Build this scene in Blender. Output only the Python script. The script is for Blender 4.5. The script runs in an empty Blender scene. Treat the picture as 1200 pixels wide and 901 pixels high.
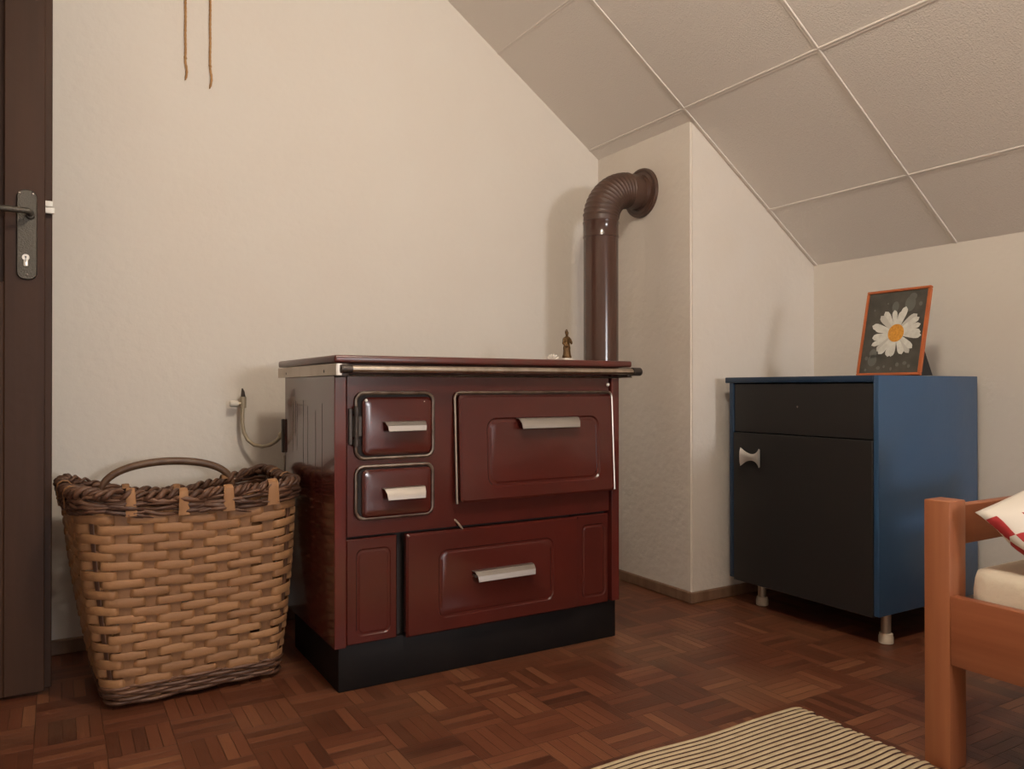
import bpy, bmesh, math, random
from mathutils import Vector, Matrix
PI = math.pi
random.seed(7)
sc = bpy.context.scene
COL = sc.collection

# ------------------------------------------------------------------ camera, world, light, exposure
YAW, PITCH, ROLL, CAMH, FPX = 0.5347, 0.0044, -0.0007, 0.78, 902.5
fwd = Vector((math.sin(YAW) * math.cos(PITCH), math.cos(YAW) * math.cos(PITCH), math.sin(PITCH)))
rgt = Vector((math.cos(YAW), -math.sin(YAW), 0))
upv = rgt.cross(fwd)
r2 = rgt * math.cos(ROLL) + upv * math.sin(ROLL)
u2 = upv * math.cos(ROLL) - rgt * math.sin(ROLL)
cam = bpy.data.cameras.new('camera')
cam.sensor_width = 36.0
cam.lens = 36.0 * FPX / 1200.0
cam.clip_start = 0.02
camo = bpy.data.objects.new('camera', cam)
COL.objects.link(camo)
camo.matrix_world = Matrix(((r2.x, u2.x, -fwd.x, 0), (r2.y, u2.y, -fwd.y, 0), (r2.z, u2.z, -fwd.z, CAMH), (0, 0, 0, 1)))
sc.camera = camo

sc.view_settings.view_transform = 'Standard'
sc.view_settings.look = 'None'
sc.view_settings.exposure = 0.0
sc.view_settings.gamma = 1.0
sc.view_settings.use_curve_mapping = False
wd = bpy.data.worlds.new('world')
sc.world = wd
wd.use_nodes = True
wd.node_tree.nodes['Background'].inputs[0].default_value = (0.75, 0.85, 1.0, 1)
wd.node_tree.nodes['Background'].inputs[1].default_value = 0.15
sc.cycles.max_bounces = 10
sc.cycles.diffuse_bounces = 6
sc.cycles.sample_clamp_indirect = 6.0

# room dimensions (metres)
XL, XR = -0.95, 2.658            # left wall, right knee wall
YB, YF = 2.63, -5.8              # back wall, window wall behind the camera
XC, YC = 1.985, 2.073            # chimney breast: left face, front face
ZK, SL = 1.277, 0.7024           # knee wall height, ceiling slope
ZT = 2.42                        # flat ceiling
WIN = (1.05, 2.15, 0.85, 1.60)   # window x0, x1, z0, z1
LWIN = 114


def zs(x):
    return ZK + (XR - x) * SL


XT = XR - (ZT - ZK) / SL


def area(name, loc, size, rot, energy, col):
    l = bpy.data.lights.new(name, 'AREA')
    l.shape = 'RECTANGLE'
    l.size, l.size_y = size
    l.energy = energy
    l.color = col
    o = bpy.data.objects.new(name, l)
    o.location = loc
    o.rotation_euler = rot
    COL.objects.link(o)
    return o


# daylight coming in through the window far behind the camera
area('window_daylight', ((WIN[0] + WIN[1]) / 2, YF + 0.09, (WIN[2] + WIN[3]) / 2), (WIN[1] - WIN[0] - .1, WIN[3] - WIN[2] - .1),
     (-PI / 2 + PI, 0, 0), LWIN, (0.93, 0.94, 0.97))
LAMP_POWER = 132
LAMP_COL = (1.0, 0.895, 0.75)
LAMP_AT = (0.70, 0.58, 2.22)   # centre of the globe


# ------------------------------------------------------------------ materials
def mat(name, col, rough=0.5, metal=0.0, bump=None, var=None, coat=0.0, spec=0.5):
    """bump = (scale, distance); var = (scale xyz, other colour, amount)"""
    m = bpy.data.materials.new(name)
    m.use_nodes = True
    nt = m.node_tree
    b = nt.nodes['Principled BSDF']
    b.inputs['Base Color'].default_value = (*col, 1)
    b.inputs['Roughness'].default_value = rough
    b.inputs['Metallic'].default_value = metal
    b.inputs['Coat Weight'].default_value = coat
    b.inputs['Specular IOR Level'].default_value = spec
    tc = nt.nodes.new('ShaderNodeTexCoord')
    if var:
        mp = nt.nodes.new('ShaderNodeMapping')
        mp.inputs['Scale'].default_value = var[0]
        nt.links.new(tc.outputs['Object'], mp.inputs['Vector'])
        nz = nt.nodes.new('ShaderNodeTexNoise')
        nz.inputs['Scale'].default_value = 1.0
        nz.inputs['Detail'].default_value = 5
        nt.links.new(mp.outputs[0], nz.inputs['Vector'])
        rp = nt.nodes.new('ShaderNodeMapRange')
        rp.inputs['From Min'].default_value = 0.35
        rp.inputs['From Max'].default_value = 0.68
        rp.inputs['To Max'].default_value = var[2]
        nt.links.new(nz.outputs['Fac'], rp.inputs['Value'])
        mx = nt.nodes.new('ShaderNodeMix')
        mx.data_type = 'RGBA'
        mx.inputs[6].default_value = (*col, 1)
        mx.inputs[7].default_value = (*var[1], 1)
        nt.links.new(rp.outputs[0], mx.inputs[0])
        nt.links.new(mx.outputs[2], b.inputs['Base Color'])
    if bump:
        nz = nt.nodes.new('ShaderNodeTexNoise')
        nz.inputs['Scale'].default_value = bump[0]
        nz.inputs['Detail'].default_value = 4
        nt.links.new(tc.outputs['Object'], nz.inputs['Vector'])
        bp = nt.nodes.new('ShaderNodeBump')
        bp.inputs['Strength'].default_value = 1.0
        bp.inputs['Distance'].default_value = bump[1]
        nt.links.new(nz.outputs['Fac'], bp.inputs['Height'])
        nt.links.new(bp.outputs[0], b.inputs['Normal'])
    return m


class NT:
    def __init__(s, m):
        s.t = m.node_tree

    def n(s, typ, **kw):
        k = s.t.nodes.new(typ)
        for a, v in kw.items():
            setattr(k, a, v)
        return k

    def put(s, inp, v):
        if isinstance(v, (int, float, tuple)):
            inp.default_value = v
        else:
            s.t.links.new(v, inp)

    def math(s, op, a, b=0.0, c=0.0):
        k = s.n('ShaderNodeMath', operation=op)
        s.put(k.inputs[0], a)
        s.put(k.inputs[1], b)
        s.put(k.inputs[2], c)
        return k.outputs[0]

    def mix(s, f, a, b):
        k = s.n('ShaderNodeMix', data_type='RGBA')
        s.put(k.inputs[0], f)
        s.put(k.inputs[6], (*a, 1) if isinstance(a, tuple) else a)
        s.put(k.inputs[7], (*b, 1) if isinstance(b, tuple) else b)
        return k.outputs[2]

    def comb(s, x, y, z=0.0):
        k = s.n('ShaderNodeCombineXYZ')
        s.put(k.inputs[0], x)
        s.put(k.inputs[1], y)
        s.put(k.inputs[2], z)
        return k.outputs[0]


def parquet():
    m = bpy.data.materials.new('mosaic_parquet')
    m.use_nodes = True
    w = NT(m)
    b = m.node_tree.nodes['Principled BSDF']
    geo = w.n('ShaderNodeNewGeometry')
    sep = w.n('ShaderNodeSeparateXYZ')
    w.t.links.new(geo.outputs['Position'], sep.inputs[0])
    S, K = 0.135, 5.0
    x = w.math('DIVIDE', w.math('ADD', sep.outputs[0], 10.03), S)
    y = w.math('DIVIDE', w.math('ADD', sep.outputs[1], 10.05), S)
    fx, fy = w.math('FLOOR', x), w.math('FLOOR', y)
    chk = w.math('MODULO', w.math('ADD', fx, fy), 2.0)
    rx, ry = w.math('FRACT', x), w.math('FRACT', y)
    inv = w.math('SUBTRACT', 1.0, chk)
    across = w.math('ADD', w.math('MULTIPLY', rx, chk), w.math('MULTIPLY', ry, inv))
    along = w.math('ADD', w.math('MULTIPLY', ry, chk), w.math('MULTIPLY', rx, inv))
    sl = w.math('MULTIPLY', across, K)
    idx = w.math('FLOOR', sl)
    fr = w.math('FRACT', sl)
    wn = w.n('ShaderNodeTexWhiteNoise', noise_dimensions='3D')
    w.t.links.new(w.comb(fx, fy, idx), wn.inputs['Vector'])
    rnd = wn.outputs['Value']
    wb = w.n('ShaderNodeTexWhiteNoise', noise_dimensions='2D')
    w.t.links.new(w.comb(fx, fy), wb.inputs['Vector'])
    rblk = wb.outputs['Value']
    # grain along each slat
    gv = w.comb(w.math('MULTIPLY', along, 1.6), w.math('MULTIPLY', sl, 5.0), w.math('MULTIPLY', rnd, 40.0))
    gn = w.n('ShaderNodeTexNoise')
    gn.inputs['Scale'].default_value = 2.2
    gn.inputs['Detail'].default_value = 6
    w.t.links.new(gv, gn.inputs['Vector'])
    wear = w.n('ShaderNodeTexNoise')
    wear.inputs['Scale'].default_value = 2.3
    wear.inputs['Detail'].default_value = 5
    w.t.links.new(geo.outputs['Position'], wear.inputs['Vector'])
    t = w.math('ADD', w.math('MULTIPLY', rnd, 0.45), w.math('MULTIPLY', rblk, 0.20))
    t = w.math('ADD', t, w.math('MULTIPLY', gn.outputs['Fac'], 0.40))
    rp = w.n('ShaderNodeValToRGB')
    e = rp.color_ramp.elements
    e[0].position = 0.18
    e[0].color = (0.052, 0.016, 0.008, 1)
    e[1].position = 0.86
    e[1].color = (0.24, 0.100, 0.046, 1)
    k = e.new(0.42)
    k.color = (0.112, 0.034, 0.015, 1)
    k = e.new(0.66)
    k.color = (0.152, 0.050, 0.023, 1)
    w.t.links.new(t, rp.inputs[0])
    wf = w.n('ShaderNodeMapRange')
    wf.inputs['From Min'].default_value = 0.5
    wf.inputs['From Max'].default_value = 0.72
    wf.inputs['To Max'].default_value = 0.6
    w.t.links.new(wear.outputs['Fac'], wf.inputs['Value'])
    col = w.mix(wf.outputs[0], rp.outputs[0], (0.165, 0.082, 0.042))
    # joints between slats and blocks
    ed = w.math('MINIMUM', fr, w.math('SUBTRACT', 1.0, fr))
    ed = w.math('MULTIPLY', ed, S / K)
    e2 = w.math('MULTIPLY', w.math('MINIMUM', along, w.math('SUBTRACT', 1.0, along)), S)
    ed = w.math('MINIMUM', ed, e2)
    jt = w.n('ShaderNodeMapRange')
    jt.inputs['From Min'].default_value = 0.0003
    jt.inputs['From Max'].default_value = 0.0011
    jt.inputs['To Min'].default_value = 1.0
    jt.inputs['To Max'].default_value = 0.0
    w.t.links.new(ed, jt.inputs['Value'])
    jf = w.math('MULTIPLY', jt.outputs[0], w.math('ADD', 0.25, w.math('MULTIPLY', rnd, 0.70)))
    col = w.mix(jf, col, (0.03, 0.011, 0.006))
    w.t.links.new(col, b.inputs['Base Color'])
    rg = w.math('ADD', 0.30, w.math('MULTIPLY', gn.outputs['Fac'], 0.24))
    w.t.links.new(rg, b.inputs['Roughness'])
    bp = w.n('ShaderNodeBump')
    bp.inputs['Distance'].default_value = 0.0012
    h = w.math('SUBTRACT', w.math('ADD', w.math('MULTIPLY', gn.outputs['Fac'], 0.35), w.math('MULTIPLY', rnd, 0.3)), jf)
    w.t.links.new(h, bp.inputs['Height'])
    w.t.links.new(bp.outputs[0], b.inputs['Normal'])
    return m


def island_mat(name, c0, c1, rough, bump=(90, .0008), stretch=(8, 8, 60)):
    """natural fibre: every strip gets its own tone between two colours"""
    m = mat(name, c0, rough, bump=bump)
    w = NT(m)
    b = m.node_tree.nodes['Principled BSDF']
    geo = w.n('ShaderNodeNewGeometry')
    tc = w.n('ShaderNodeTexCoord')
    mp = w.n('ShaderNodeMapping')
    mp.inputs['Scale'].default_value = stretch
    w.t.links.new(tc.outputs['Object'], mp.inputs['Vector'])
    nz = w.n('ShaderNodeTexNoise')
    nz.inputs['Scale'].default_value = 1.5
    nz.inputs['Detail'].default_value = 4
    w.t.links.new(mp.outputs[0], nz.inputs['Vector'])
    f = w.math('ADD', w.math('MULTIPLY', geo.outputs['Random Per Island'], 0.65), w.math('MULTIPLY', nz.outputs['Fac'], 0.4))
    w.t.links.new(w.mix(f, c0, c1), b.inputs['Base Color'])
    return m


def wood(name, c0, c1, rough, axis, scale=7.0):
    st = [40.0, 40.0, 40.0]
    st[axis] = 2.2
    return mat(name, c0, rough, var=(tuple(s * scale / 7 for s in st), c1, 0.8), bump=(60, .0003))


M = {}
M['wall'] = mat('cream_plaster', (0.72, 0.665, 0.595), 0.9, bump=(34, 0.0018), var=((3, 3, 3), (0.70, 0.63, 0.555), 0.6))
M['rough_wall'] = mat('rough_cream_plaster', (0.71, 0.65, 0.585), 0.9, bump=(30, 0.0035), var=((4, 4, 4), (0.69, 0.615, 0.53), 0.6))
M['ceiling'] = mat('pebbled_ceiling_board', (0.83, 0.775, 0.715), 0.92, bump=(240, 0.0030))
M['strip'] = mat('painted_ceiling_strip', (0.80, 0.745, 0.685), 0.7)
M['floor'] = parquet()
M['skirt'] = mat('dark_skirting_wood', (0.16, 0.085, 0.05), 0.55, var=((30, 30, 8), (0.26, 0.16, 0.10), 0.7))
M['red'] = mat('dark_red_enamel', (0.074, 0.0115, 0.0078), 0.20, var=((5, 5, 5), (0.056, 0.0105, 0.0076), 0.7), coat=0.1)
M['side_red'] = mat('stained_red_enamel', (0.10, 0.015, 0.011), 0.14, var=((30, 30, 2.5), (0.065, 0.016, 0.013), 0.9), coat=0.3)
M['plate'] = mat('dark_hob_enamel', (0.10, 0.022, 0.017), 0.28, var=((14, 14, 14), (0.07, 0.03, 0.022), 0.8))
M['plinth'] = mat('black_plinth_paint', (0.009, 0.007, 0.007), 0.5, var=((9, 9, 9), (0.013, 0.010, 0.009), 0.7), spec=0.12)
M['cavity'] = mat('cavity_black', (0.010, 0.006, 0.005), 0.7)  # even near-black for the stove body and the gaps round its doors
M['steel'] = mat('worn_steel', (0.56, 0.50, 0.43), 0.30, 1.0, var=((40, 40, 8), (0.36, 0.29, 0.22), 0.7))
M['band'] = mat('tarnished_steel_band', (0.50, 0.44, 0.37), 0.38, 1.0, var=((14, 14, 14), (0.36, 0.29, 0.22), 0.7))
M['bead'] = mat('dull_metal_bead', (0.34, 0.30, 0.265), 0.32, 1.0, var=((25, 25, 25), (0.16, 0.12, 0.10), 0.8))
M['alu'] = mat('brushed_aluminium', (0.50, 0.46, 0.42), 0.46, 1.0, var=((6, 60, 60), (0.42, 0.37, 0.33), 0.7))
M['iron'] = mat('blackened_iron', (0.075, 0.060, 0.052), 0.45, 0.7, bump=(120, .001))
M['white'] = mat('white_enamel_chip', (0.8, 0.78, 0.72), 0.4)
M['pipe'] = mat('brown_enamel_pipe', (0.075, 0.033, 0.022), 0.17, var=((6, 6, 6), (0.06, 0.03, 0.022), 0.6), coat=0.25)
M['pipe_dull'] = mat('matt_brown_elbow', (0.085, 0.042, 0.028), 0.42, var=((20, 20, 20), (0.06, 0.035, 0.025), 0.7))
M['splint'] = island_mat('tan_wood_splint', (0.225, 0.105, 0.043), (0.375, 0.190, 0.080), 0.6)
M['stake'] = island_mat('light_splint_stake', (0.185, 0.086, 0.036), (0.28, 0.138, 0.060), 0.6, stretch=(60, 60, 6))
M['bark'] = island_mat('dark_bark_withy', (0.040, 0.016, 0.010), (0.17, 0.078, 0.040), 0.5, stretch=(30, 30, 30))
M['handle_bark'] = mat('brown_bark_rod', (0.10, 0.046, 0.022), 0.45, bump=(70, .001), var=((30, 30, 30), (0.15, 0.085, 0.045), 0.7))
M['blue'] = mat('blue_gloss_paint', (0.030, 0.082, 0.175), 0.33, var=((3, 3, 3), (0.034, 0.078, 0.150), 0.7), bump=(16, .0012))
M['navy'] = mat('dark_blue_edge_paint', (0.016, 0.040, 0.080), 0.35, var=((10, 10, 10), (0.013, 0.026, 0.052), 0.7))
M['black'] = mat('black_front_paint', (0.0185, 0.0175, 0.0170), 0.45, var=((5, 5, 5), (0.021, 0.018, 0.0165), 0.7))
M['greymetal'] = mat('grey_cast_pull', (0.56, 0.53, 0.49), 0.42, 0.6)
M['legmetal'] = mat('dull_leg_tube', (0.50, 0.44, 0.36), 0.35, 0.8)
M['plastic'] = mat('ivory_plastic_foot', (0.62, 0.53, 0.42), 0.45)
M['bedx'] = wood('reddish_pine_crosswise', (0.335, 0.118, 0.052), (0.26, 0.082, 0.036), 0.4, 0)
M['bedy'] = wood('reddish_pine_lengthwise', (0.335, 0.112, 0.050), (0.25, 0.075, 0.033), 0.4, 1)
M['bedz'] = wood('reddish_pine_upright', (0.365, 0.132, 0.058), (0.285, 0.092, 0.040), 0.4, 2)
M['sheet'] = mat('cream_sheet', (0.72, 0.63, 0.50), 0.85, bump=(35, .004))
M['door'] = mat('dark_brown_door_paint', (0.056, 0.026, 0.0145), 0.45, var=((25, 25, 1.6), (0.038, 0.018, 0.0105), 0.8), bump=(40, .0006), spec=0.2)
M['door_iron'] = mat('hammered_dark_plate', (0.085, 0.075, 0.060), 0.42, 0.6, bump=(300, .0015))
M['cylinder'] = mat('pale_nickel', (0.75, 0.70, 0.62), 0.3, 0.8)
M['orange'] = mat('orange_wood_moulding', (0.50, 0.130, 0.035), 0.35, var=((20, 20, 20), (0.38, 0.085, 0.024), 0.7))
M['photo_bg'] = mat('dark_photo_print', (0.040, 0.036, 0.028), 0.28, var=((22, 22, 22), (0.085, 0.078, 0.062), 0.8))
M['photo_dew'] = mat('grey_dew_print', (0.12, 0.12, 0.105), 0.3)
M['petal'] = mat('white_petal_print', (0.70, 0.69, 0.63), 0.3, var=((70, 70, 70), (0.55, 0.53, 0.47), 0.8))
M['petal2'] = mat('shaded_petal_print', (0.52, 0.50, 0.45), 0.3)
M['pollen'] = mat('yellow_flower_centre_print', (0.72, 0.34, 0.04), 0.35, var=((160, 160, 160), (0.52, 0.20, 0.02), 0.9))
M['card'] = mat('black_card', (0.012, 0.012, 0.013), 0.6)
M['rug'] = mat('cream_cotton_cord', (0.56, 0.45, 0.29), 0.9, bump=(260, .003), var=((40, 40, 40), (0.47, 0.36, 0.22), 0.8))
M['rug_dark'] = mat('dark_brown_weft', (0.060, 0.026, 0.017), 0.95)
M['bronze'] = mat('bronze_figure', (0.115, 0.058, 0.016), 0.45, 0.5, bump=(220, .002))
M['china'] = mat('white_china', (0.66, 0.60, 0.51), 0.35)
M['gilt'] = mat('gilt_edge', (0.42, 0.27, 0.10), 0.4, 0.6)
M['tube'] = mat('painted_gas_tube', (0.40, 0.33, 0.23), 0.38, 0.35)
M['twig'] = mat('brown_twine', (0.47, 0.265, 0.110), 0.75, bump=(200, .002), var=((60, 60, 20), (0.34, 0.165, 0.055), 0.8))


def glass_mat():
    m = bpy.data.materials.new('window_glass')
    m.use_nodes = True
    b = m.node_tree.nodes['Principled BSDF']
    b.inputs['Transmission Weight'].default_value = 1.0
    b.inputs['Roughness'].default_value = 0.02
    return m


M['glass'] = glass_mat()
M['white_paint'] = mat('white_window_paint', (0.7, 0.68, 0.62), 0.45)


# ------------------------------------------------------------------ mesh helpers (all coordinates are room coordinates)
def box(bm, x0, x1, y0, y1, z0, z1, bev=0.0, seg=2):
    r = bmesh.ops.create_cube(bm, size=1.0)
    vs = r['verts']
    for v in vs:
        v.co = Vector(((x0 + x1) / 2 + v.co.x * (x1 - x0), (y0 + y1) / 2 + v.co.y * (y1 - y0), (z0 + z1) / 2 + v.co.z * (z1 - z0)))
    if bev:
        es = list({e for v in vs for e in v.link_edges})
        bmesh.ops.bevel(bm, geom=es, offset=bev, segments=seg, profile=0.5, affect='EDGES', clamp_overlap=True)


def frame_of(d, prev=None):
    d = d.normalized()
    if prev is None:
        a = Vector((0, 0, 1)) if abs(d.z) < 0.9 else Vector((1, 0, 0))
        n = d.cross(a).normalized()
    else:
        n = (prev - d * prev.dot(d)).normalized()
    return n, d.cross(n)


def tube(bm, pts, rad, seg=10, closed=False, caps=True):
    """swept round bar; rad a number or one per point"""
    P = [Vector(p) for p in pts]
    n = len(P)
    R = rad if isinstance(rad, (list, tuple)) else [rad] * n
    rings = []
    prev = None
    for i in range(n):
        if closed:
            d = P[(i + 1) % n] - P[i - 1]
        else:
            d = P[min(i + 1, n - 1)] - P[max(i - 1, 0)]
        a, b = frame_of(d, prev)
        prev = a
        rings.append([bm.verts.new(P[i] + (a * math.cos(2 * PI * k / seg) + b * math.sin(2 * PI * k / seg)) * R[i]) for k in range(seg)])
    m = n if closed else n - 1
    for i in range(m):
        A, B = rings[i], rings[(i + 1) % n]
        for k in range(seg):
            bm.faces.new((A[k], A[(k + 1) % seg], B[(k + 1) % seg], B[k]))
    if caps and not closed:
        bm.faces.new(rings[0][::-1])
        bm.faces.new(rings[-1])


def lathe(bm, prof, c, axis='z', seg=28):
    """prof: list of (radius, height) turned about an axis through c"""
    c = Vector(c)
    rings = []
    for r, h in prof:
        ring = []
        for k in range(seg):
            a = 2 * PI * k / seg
            if axis == 'z':
                p = Vector((r * math.cos(a), r * math.sin(a), h))
            elif axis == 'x':
                p = Vector((h, r * math.cos(a), r * math.sin(a)))
            else:
                p = Vector((r * math.cos(a), h, r * math.sin(a)))
            ring.append(bm.verts.new(c + p))
        rings.append(ring)
    for A, B in zip(rings, rings[1:]):
        for k in range(seg):
            bm.faces.new((A[k], A[(k + 1) % seg], B[(k + 1) % seg], B[k]))
    bm.faces.new(rings[0][::-1])
    bm.faces.new(rings[-1])


def rr(x0, x1, z0, z1, r, n=6):
    """rounded rectangle outline as (x, z) points, always 4*(n+1) of them"""
    r = min(r, (x1 - x0) / 2 - 1e-5, (z1 - z0) / 2 - 1e-5)
    out = []
    for cx, cz, a0 in ((x1 - r, z1 - r, 0), (x0 + r, z1 - r, PI / 2), (x0 + r, z0 + r, PI), (x1 - r, z0 + r, 1.5 * PI)):
        for k in range(n + 1):
            a = a0 + PI / 2 * k / n
            out.append((cx + r * math.cos(a), cz + r * math.sin(a)))
    return out


def stack(bm, loops, f=None):
    """loft of rounded rectangles (x0,x1,z0,z1,r,y) from back to front, closed at both ends"""
    f = f or (lambda x, y, z: (x, y, z))
    rings = [[bm.verts.new(f(x, L[5], z)) for x, z in rr(*L[:5])] for L in loops]
    n = len(rings[0])
    for A, B in zip(rings, rings[1:]):
        for k in range(n):
            bm.faces.new((A[k], A[(k + 1) % n], B[(k + 1) % n], B[k]))
    bm.faces.new(rings[0][::-1])
    bm.faces.new(rings[-1])


def prism(bm, poly, y0, y1):
    A = [bm.verts.new((x, y0, z)) for x, z in poly]
    B = [bm.verts.new((x, y1, z)) for x, z in poly]
    n = len(poly)
    for k in range(n):
        bm.faces.new((A[k], A[(k + 1) % n], B[(k + 1) % n], B[k]))
    bm.faces.new(A[::-1])
    bm.faces.new(B)


def prism_x(bm, poly, x0, x1, taper=0.0):
    """outline in (y, z) swept along x; taper pulls the ends of later points in"""
    n = len(poly)
    A = [bm.verts.new((x0 + (t[2] if len(t) > 2 else 0), t[0], t[1])) for t in poly]
    B = [bm.verts.new((x1 - (t[2] if len(t) > 2 else 0), t[0], t[1])) for t in poly]
    for k in range(n):
        bm.faces.new((A[k], A[(k + 1) % n], B[(k + 1) % n], B[k]))
    bm.faces.new(A[::-1])
    bm.faces.new(B)


def thing(name, label, cat, loc, group=None):
    o = bpy.data.objects.new(name, None)
    o.empty_display_size = 0.05
    COL.objects.link(o)
    o.location = loc
    o['label'] = label
    o['category'] = cat
    if group:
        o['group'] = group
    o['wl'] = [float(t) for t in loc]
    return o


def obj(name, bm, m, parent=None, origin=None, label=None, smooth=35, fix=True):
    """links the bmesh (room coordinates) as one mesh object under parent"""
    if fix:
        bmesh.ops.recalc_face_normals(bm, faces=bm.faces[:])
    if origin is not None:
        org = Vector(origin)
    elif parent is not None:
        org = Vector(parent['wl'])
    else:
        xs = [v.co for v in bm.verts]
        lo = Vector((min(v.x for v in xs), min(v.y for v in xs), min(v.z for v in xs)))
        hi = Vector((max(v.x for v in xs), max(v.y for v in xs), max(v.z for v in xs)))
        org = Vector(((lo.x + hi.x) / 2, (lo.y + hi.y) / 2, lo.z))
    bmesh.ops.translate(bm, verts=bm.verts[:], vec=-org)
    me = bpy.data.meshes.new(name)
    bm.to_mesh(me)
    bm.free()
    for mm in (m if isinstance(m, (list, tuple)) else [m]):
        me.materials.append(mm)
    if smooth:
        for p in me.polygons:
            p.use_smooth = True
        me.set_sharp_from_angle(angle=math.radians(smooth))
    o = bpy.data.objects.new(name, me)
    COL.objects.link(o)
    if parent is not None:
        o.parent = parent
        o.location = org - Vector(parent['wl'])
    else:
        o.location = org
    o['wl'] = [float(t) for t in org]
    if label:
        o['label'] = label
    return o


def tag(o, label, cat, group=None):
    o['label'] = label
    o['category'] = cat
    if group:
        o['group'] = group
    return o


def struct(name, bm, m, label=None, smooth=0, parent=None):
    o = obj(name, bm, m, parent, smooth=smooth)
    o['kind'] = 'structure'
    if label:
        o['label'] = label
    return o


NB = bmesh.new

# ------------------------------------------------------------------ the room
T = 0.12
bm = NB(); box(bm, XL - T, XR + T, YF - T, YB + T, -0.1, 0); struct('floor', bm, M['floor'], 'reddish brown mosaic parquet floor')
prof = [(XL, 0), (XR, 0), (XR, ZK), (XT, ZT), (XL, ZT)]
bm = NB(); prism(bm, prof, YB, YB + T); struct('wall_back', bm, M['wall'], 'cream plastered wall behind the red stove')
bm = NB(); box(bm, XR, XR + T, YF, YB, 0, ZK); struct('wall_right', bm, M['wall'], 'low cream knee wall behind the blue cabinet')
bm = NB(); prism(bm, [(XC, 0), (XR, 0), (XR, ZK), (XC, zs(XC))], YC, YB)
bmesh.ops.bevel(bm, geom=[e for e in bm.edges if abs(e.verts[0].co.x - XC) < 1e-4 and abs(e.verts[1].co.x - XC) < 1e-4
                          and abs(e.verts[0].co.y - YC) < 1e-4 and abs(e.verts[1].co.y - YC) < 1e-4], offset=0.006, segments=3, affect='EDGES')
struct('wall_chimney', bm, M['rough_wall'], 'plastered chimney breast that the stove pipe enters', smooth=30)
# left wall with the doorway the door belongs to
DY0, DY1, DZ = 1.46, 2.31, 2.12
bm = NB()
box(bm, XL - T, XL, YF, DY0, 0, ZT); box(bm, XL - T, XL, DY1, YB, 0, ZT); box(bm, XL - T, XL, DY0, DY1, DZ, ZT)
struct('wall_left', bm, M['wall'])
bm = NB(); box(bm, XL - 1.1, XL - 1.0, DY0 - .6, DY1 + .6, 0, ZT); struct('wall_hall', bm, M['wall'])
# window wall behind the camera
bm = NB()
x0, x1, z0, z1 = WIN
prism(bm, [(XL, 0), (x0, 0), (x0, ZT), (XL, ZT)], YF - T, YF)
prism(bm, [(x1, 0), (XR, 0), (XR, ZK), (x1, zs(x1))], YF - T, YF)
prism(bm, [(x0, 0), (x1, 0), (x1, z0), (x0, z0)], YF - T, YF)
prism(bm, [(x0, z1), (x1, z1), (x1, zs(x1)), (XT, ZT), (x0, ZT)], YF - T, YF)
struct('wall_front', bm, M['wall'])
bm = NB()
for a, b, c, d in ((x0, x1, z0, z0 + .05), (x0, x1, z1 - .05, z1), (x0, x0 + .05, z0 + .05, z1 - .05), (x1 - .05, x1, z0 + .05, z1 - .05),
                   ((x0 + x1) / 2 - .03, (x0 + x1) / 2 + .03, z0 + .05, z1 - .05)):
    box(bm, a, b, YF - .09, YF - .03, c, d)
w1 = struct('window_1', bm, M['white_paint'], 'white framed window lighting the room')
bm = NB(); box(bm, x0 + .05, x1 - .05, YF - .064, YF - .058, z0 + .05, z1 - .05); obj('pane', bm, M['glass'], w1, smooth=0)
# ceiling: sloped boards, flat part above
bm = NB(); prism(bm, [(XR, ZK), (XR + T, ZK), (XR + T, ZK + .12), (XT, ZT + .12 + .06), (XT, ZT)], YF, YB)
struct('ceiling', bm, M['ceiling'], 'sloping ceiling of pebbled square boards')
bm = NB(); box(bm, XL, XT, YF, YB, ZT, ZT + .12); struct('ceiling_flat', bm, M['ceiling'])
# thin strips covering the board joints
sn = Vector((-SL, 0, -1)).normalized()      # points into the room
sd = Vector((-1, 0, SL)).normalized()       # up the slope
NX0, DX, KY0, DY = 1.9402, 0.4438, 1.4968, 0.5646
nt_ = 0


def strip(p, q, half, depth):
    """low rounded strip along p-q lying on the slope"""
    global nt_
    nt_ += 1
    bm = NB()
    d = (q - p).normalized()
    s = d.cross(sn).normalized()
    prf = [(-half, 0), (-half * .9, depth * .7), (-half * .35, depth * .45), (0, depth * .45), (half * .35, depth), (half * .9, depth * .8), (half, 0)]
    A = [bm.verts.new(p + s * a + sn * b) for a, b in prf]
    B = [bm.verts.new(q + s * a + sn * b) for a, b in prf]
    for k in range(len(prf)):
        bm.faces.new((A[k], A[(k + 1) % len(prf)], B[(k + 1) % len(prf)], B[k]))
    bm.faces.new(A[::-1]); bm.faces.new(B)
    struct('trim_%d' % nt_, bm, M['strip'], smooth=30)


for k in (1, 0, -1):                        # strips running along the room
    x = NX0 + DX * k
    strip(Vector((x, YF, zs(x))), Vector((x, YB if x < XC else YC, zs(x))), 0.0065, 0.0030)
for k in range(-7, 2):                      # strips running up the slope
    y = KY0 + DY * k
    if y > YF + .1:
        yy = min(y, YC - .0085)
        strip(Vector((XR, yy, ZK)), Vector((XT, yy, ZT)), 0.0065, 0.0032)


# skirting
def skirt(name, x0, x1, y0, y1, h=0.04):
    bm = NB(); box(bm, x0, x1, y0, y1, 0, h, 0.003, 1); struct(name, bm, M['skirt'], smooth=30)


skirt('baseboard_back', XL, XC - .014, YB - .016, YB, 0.043)
skirt('baseboard_chimney_side', XC - .014, XC, YC - .0005, YB)
skirt('baseboard_chimney_front', XC - .014, XR - .014, YC - .014, YC - .0005)
skirt('baseboard_right', XR - .014, XR, YF, YC - .0005)

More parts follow.
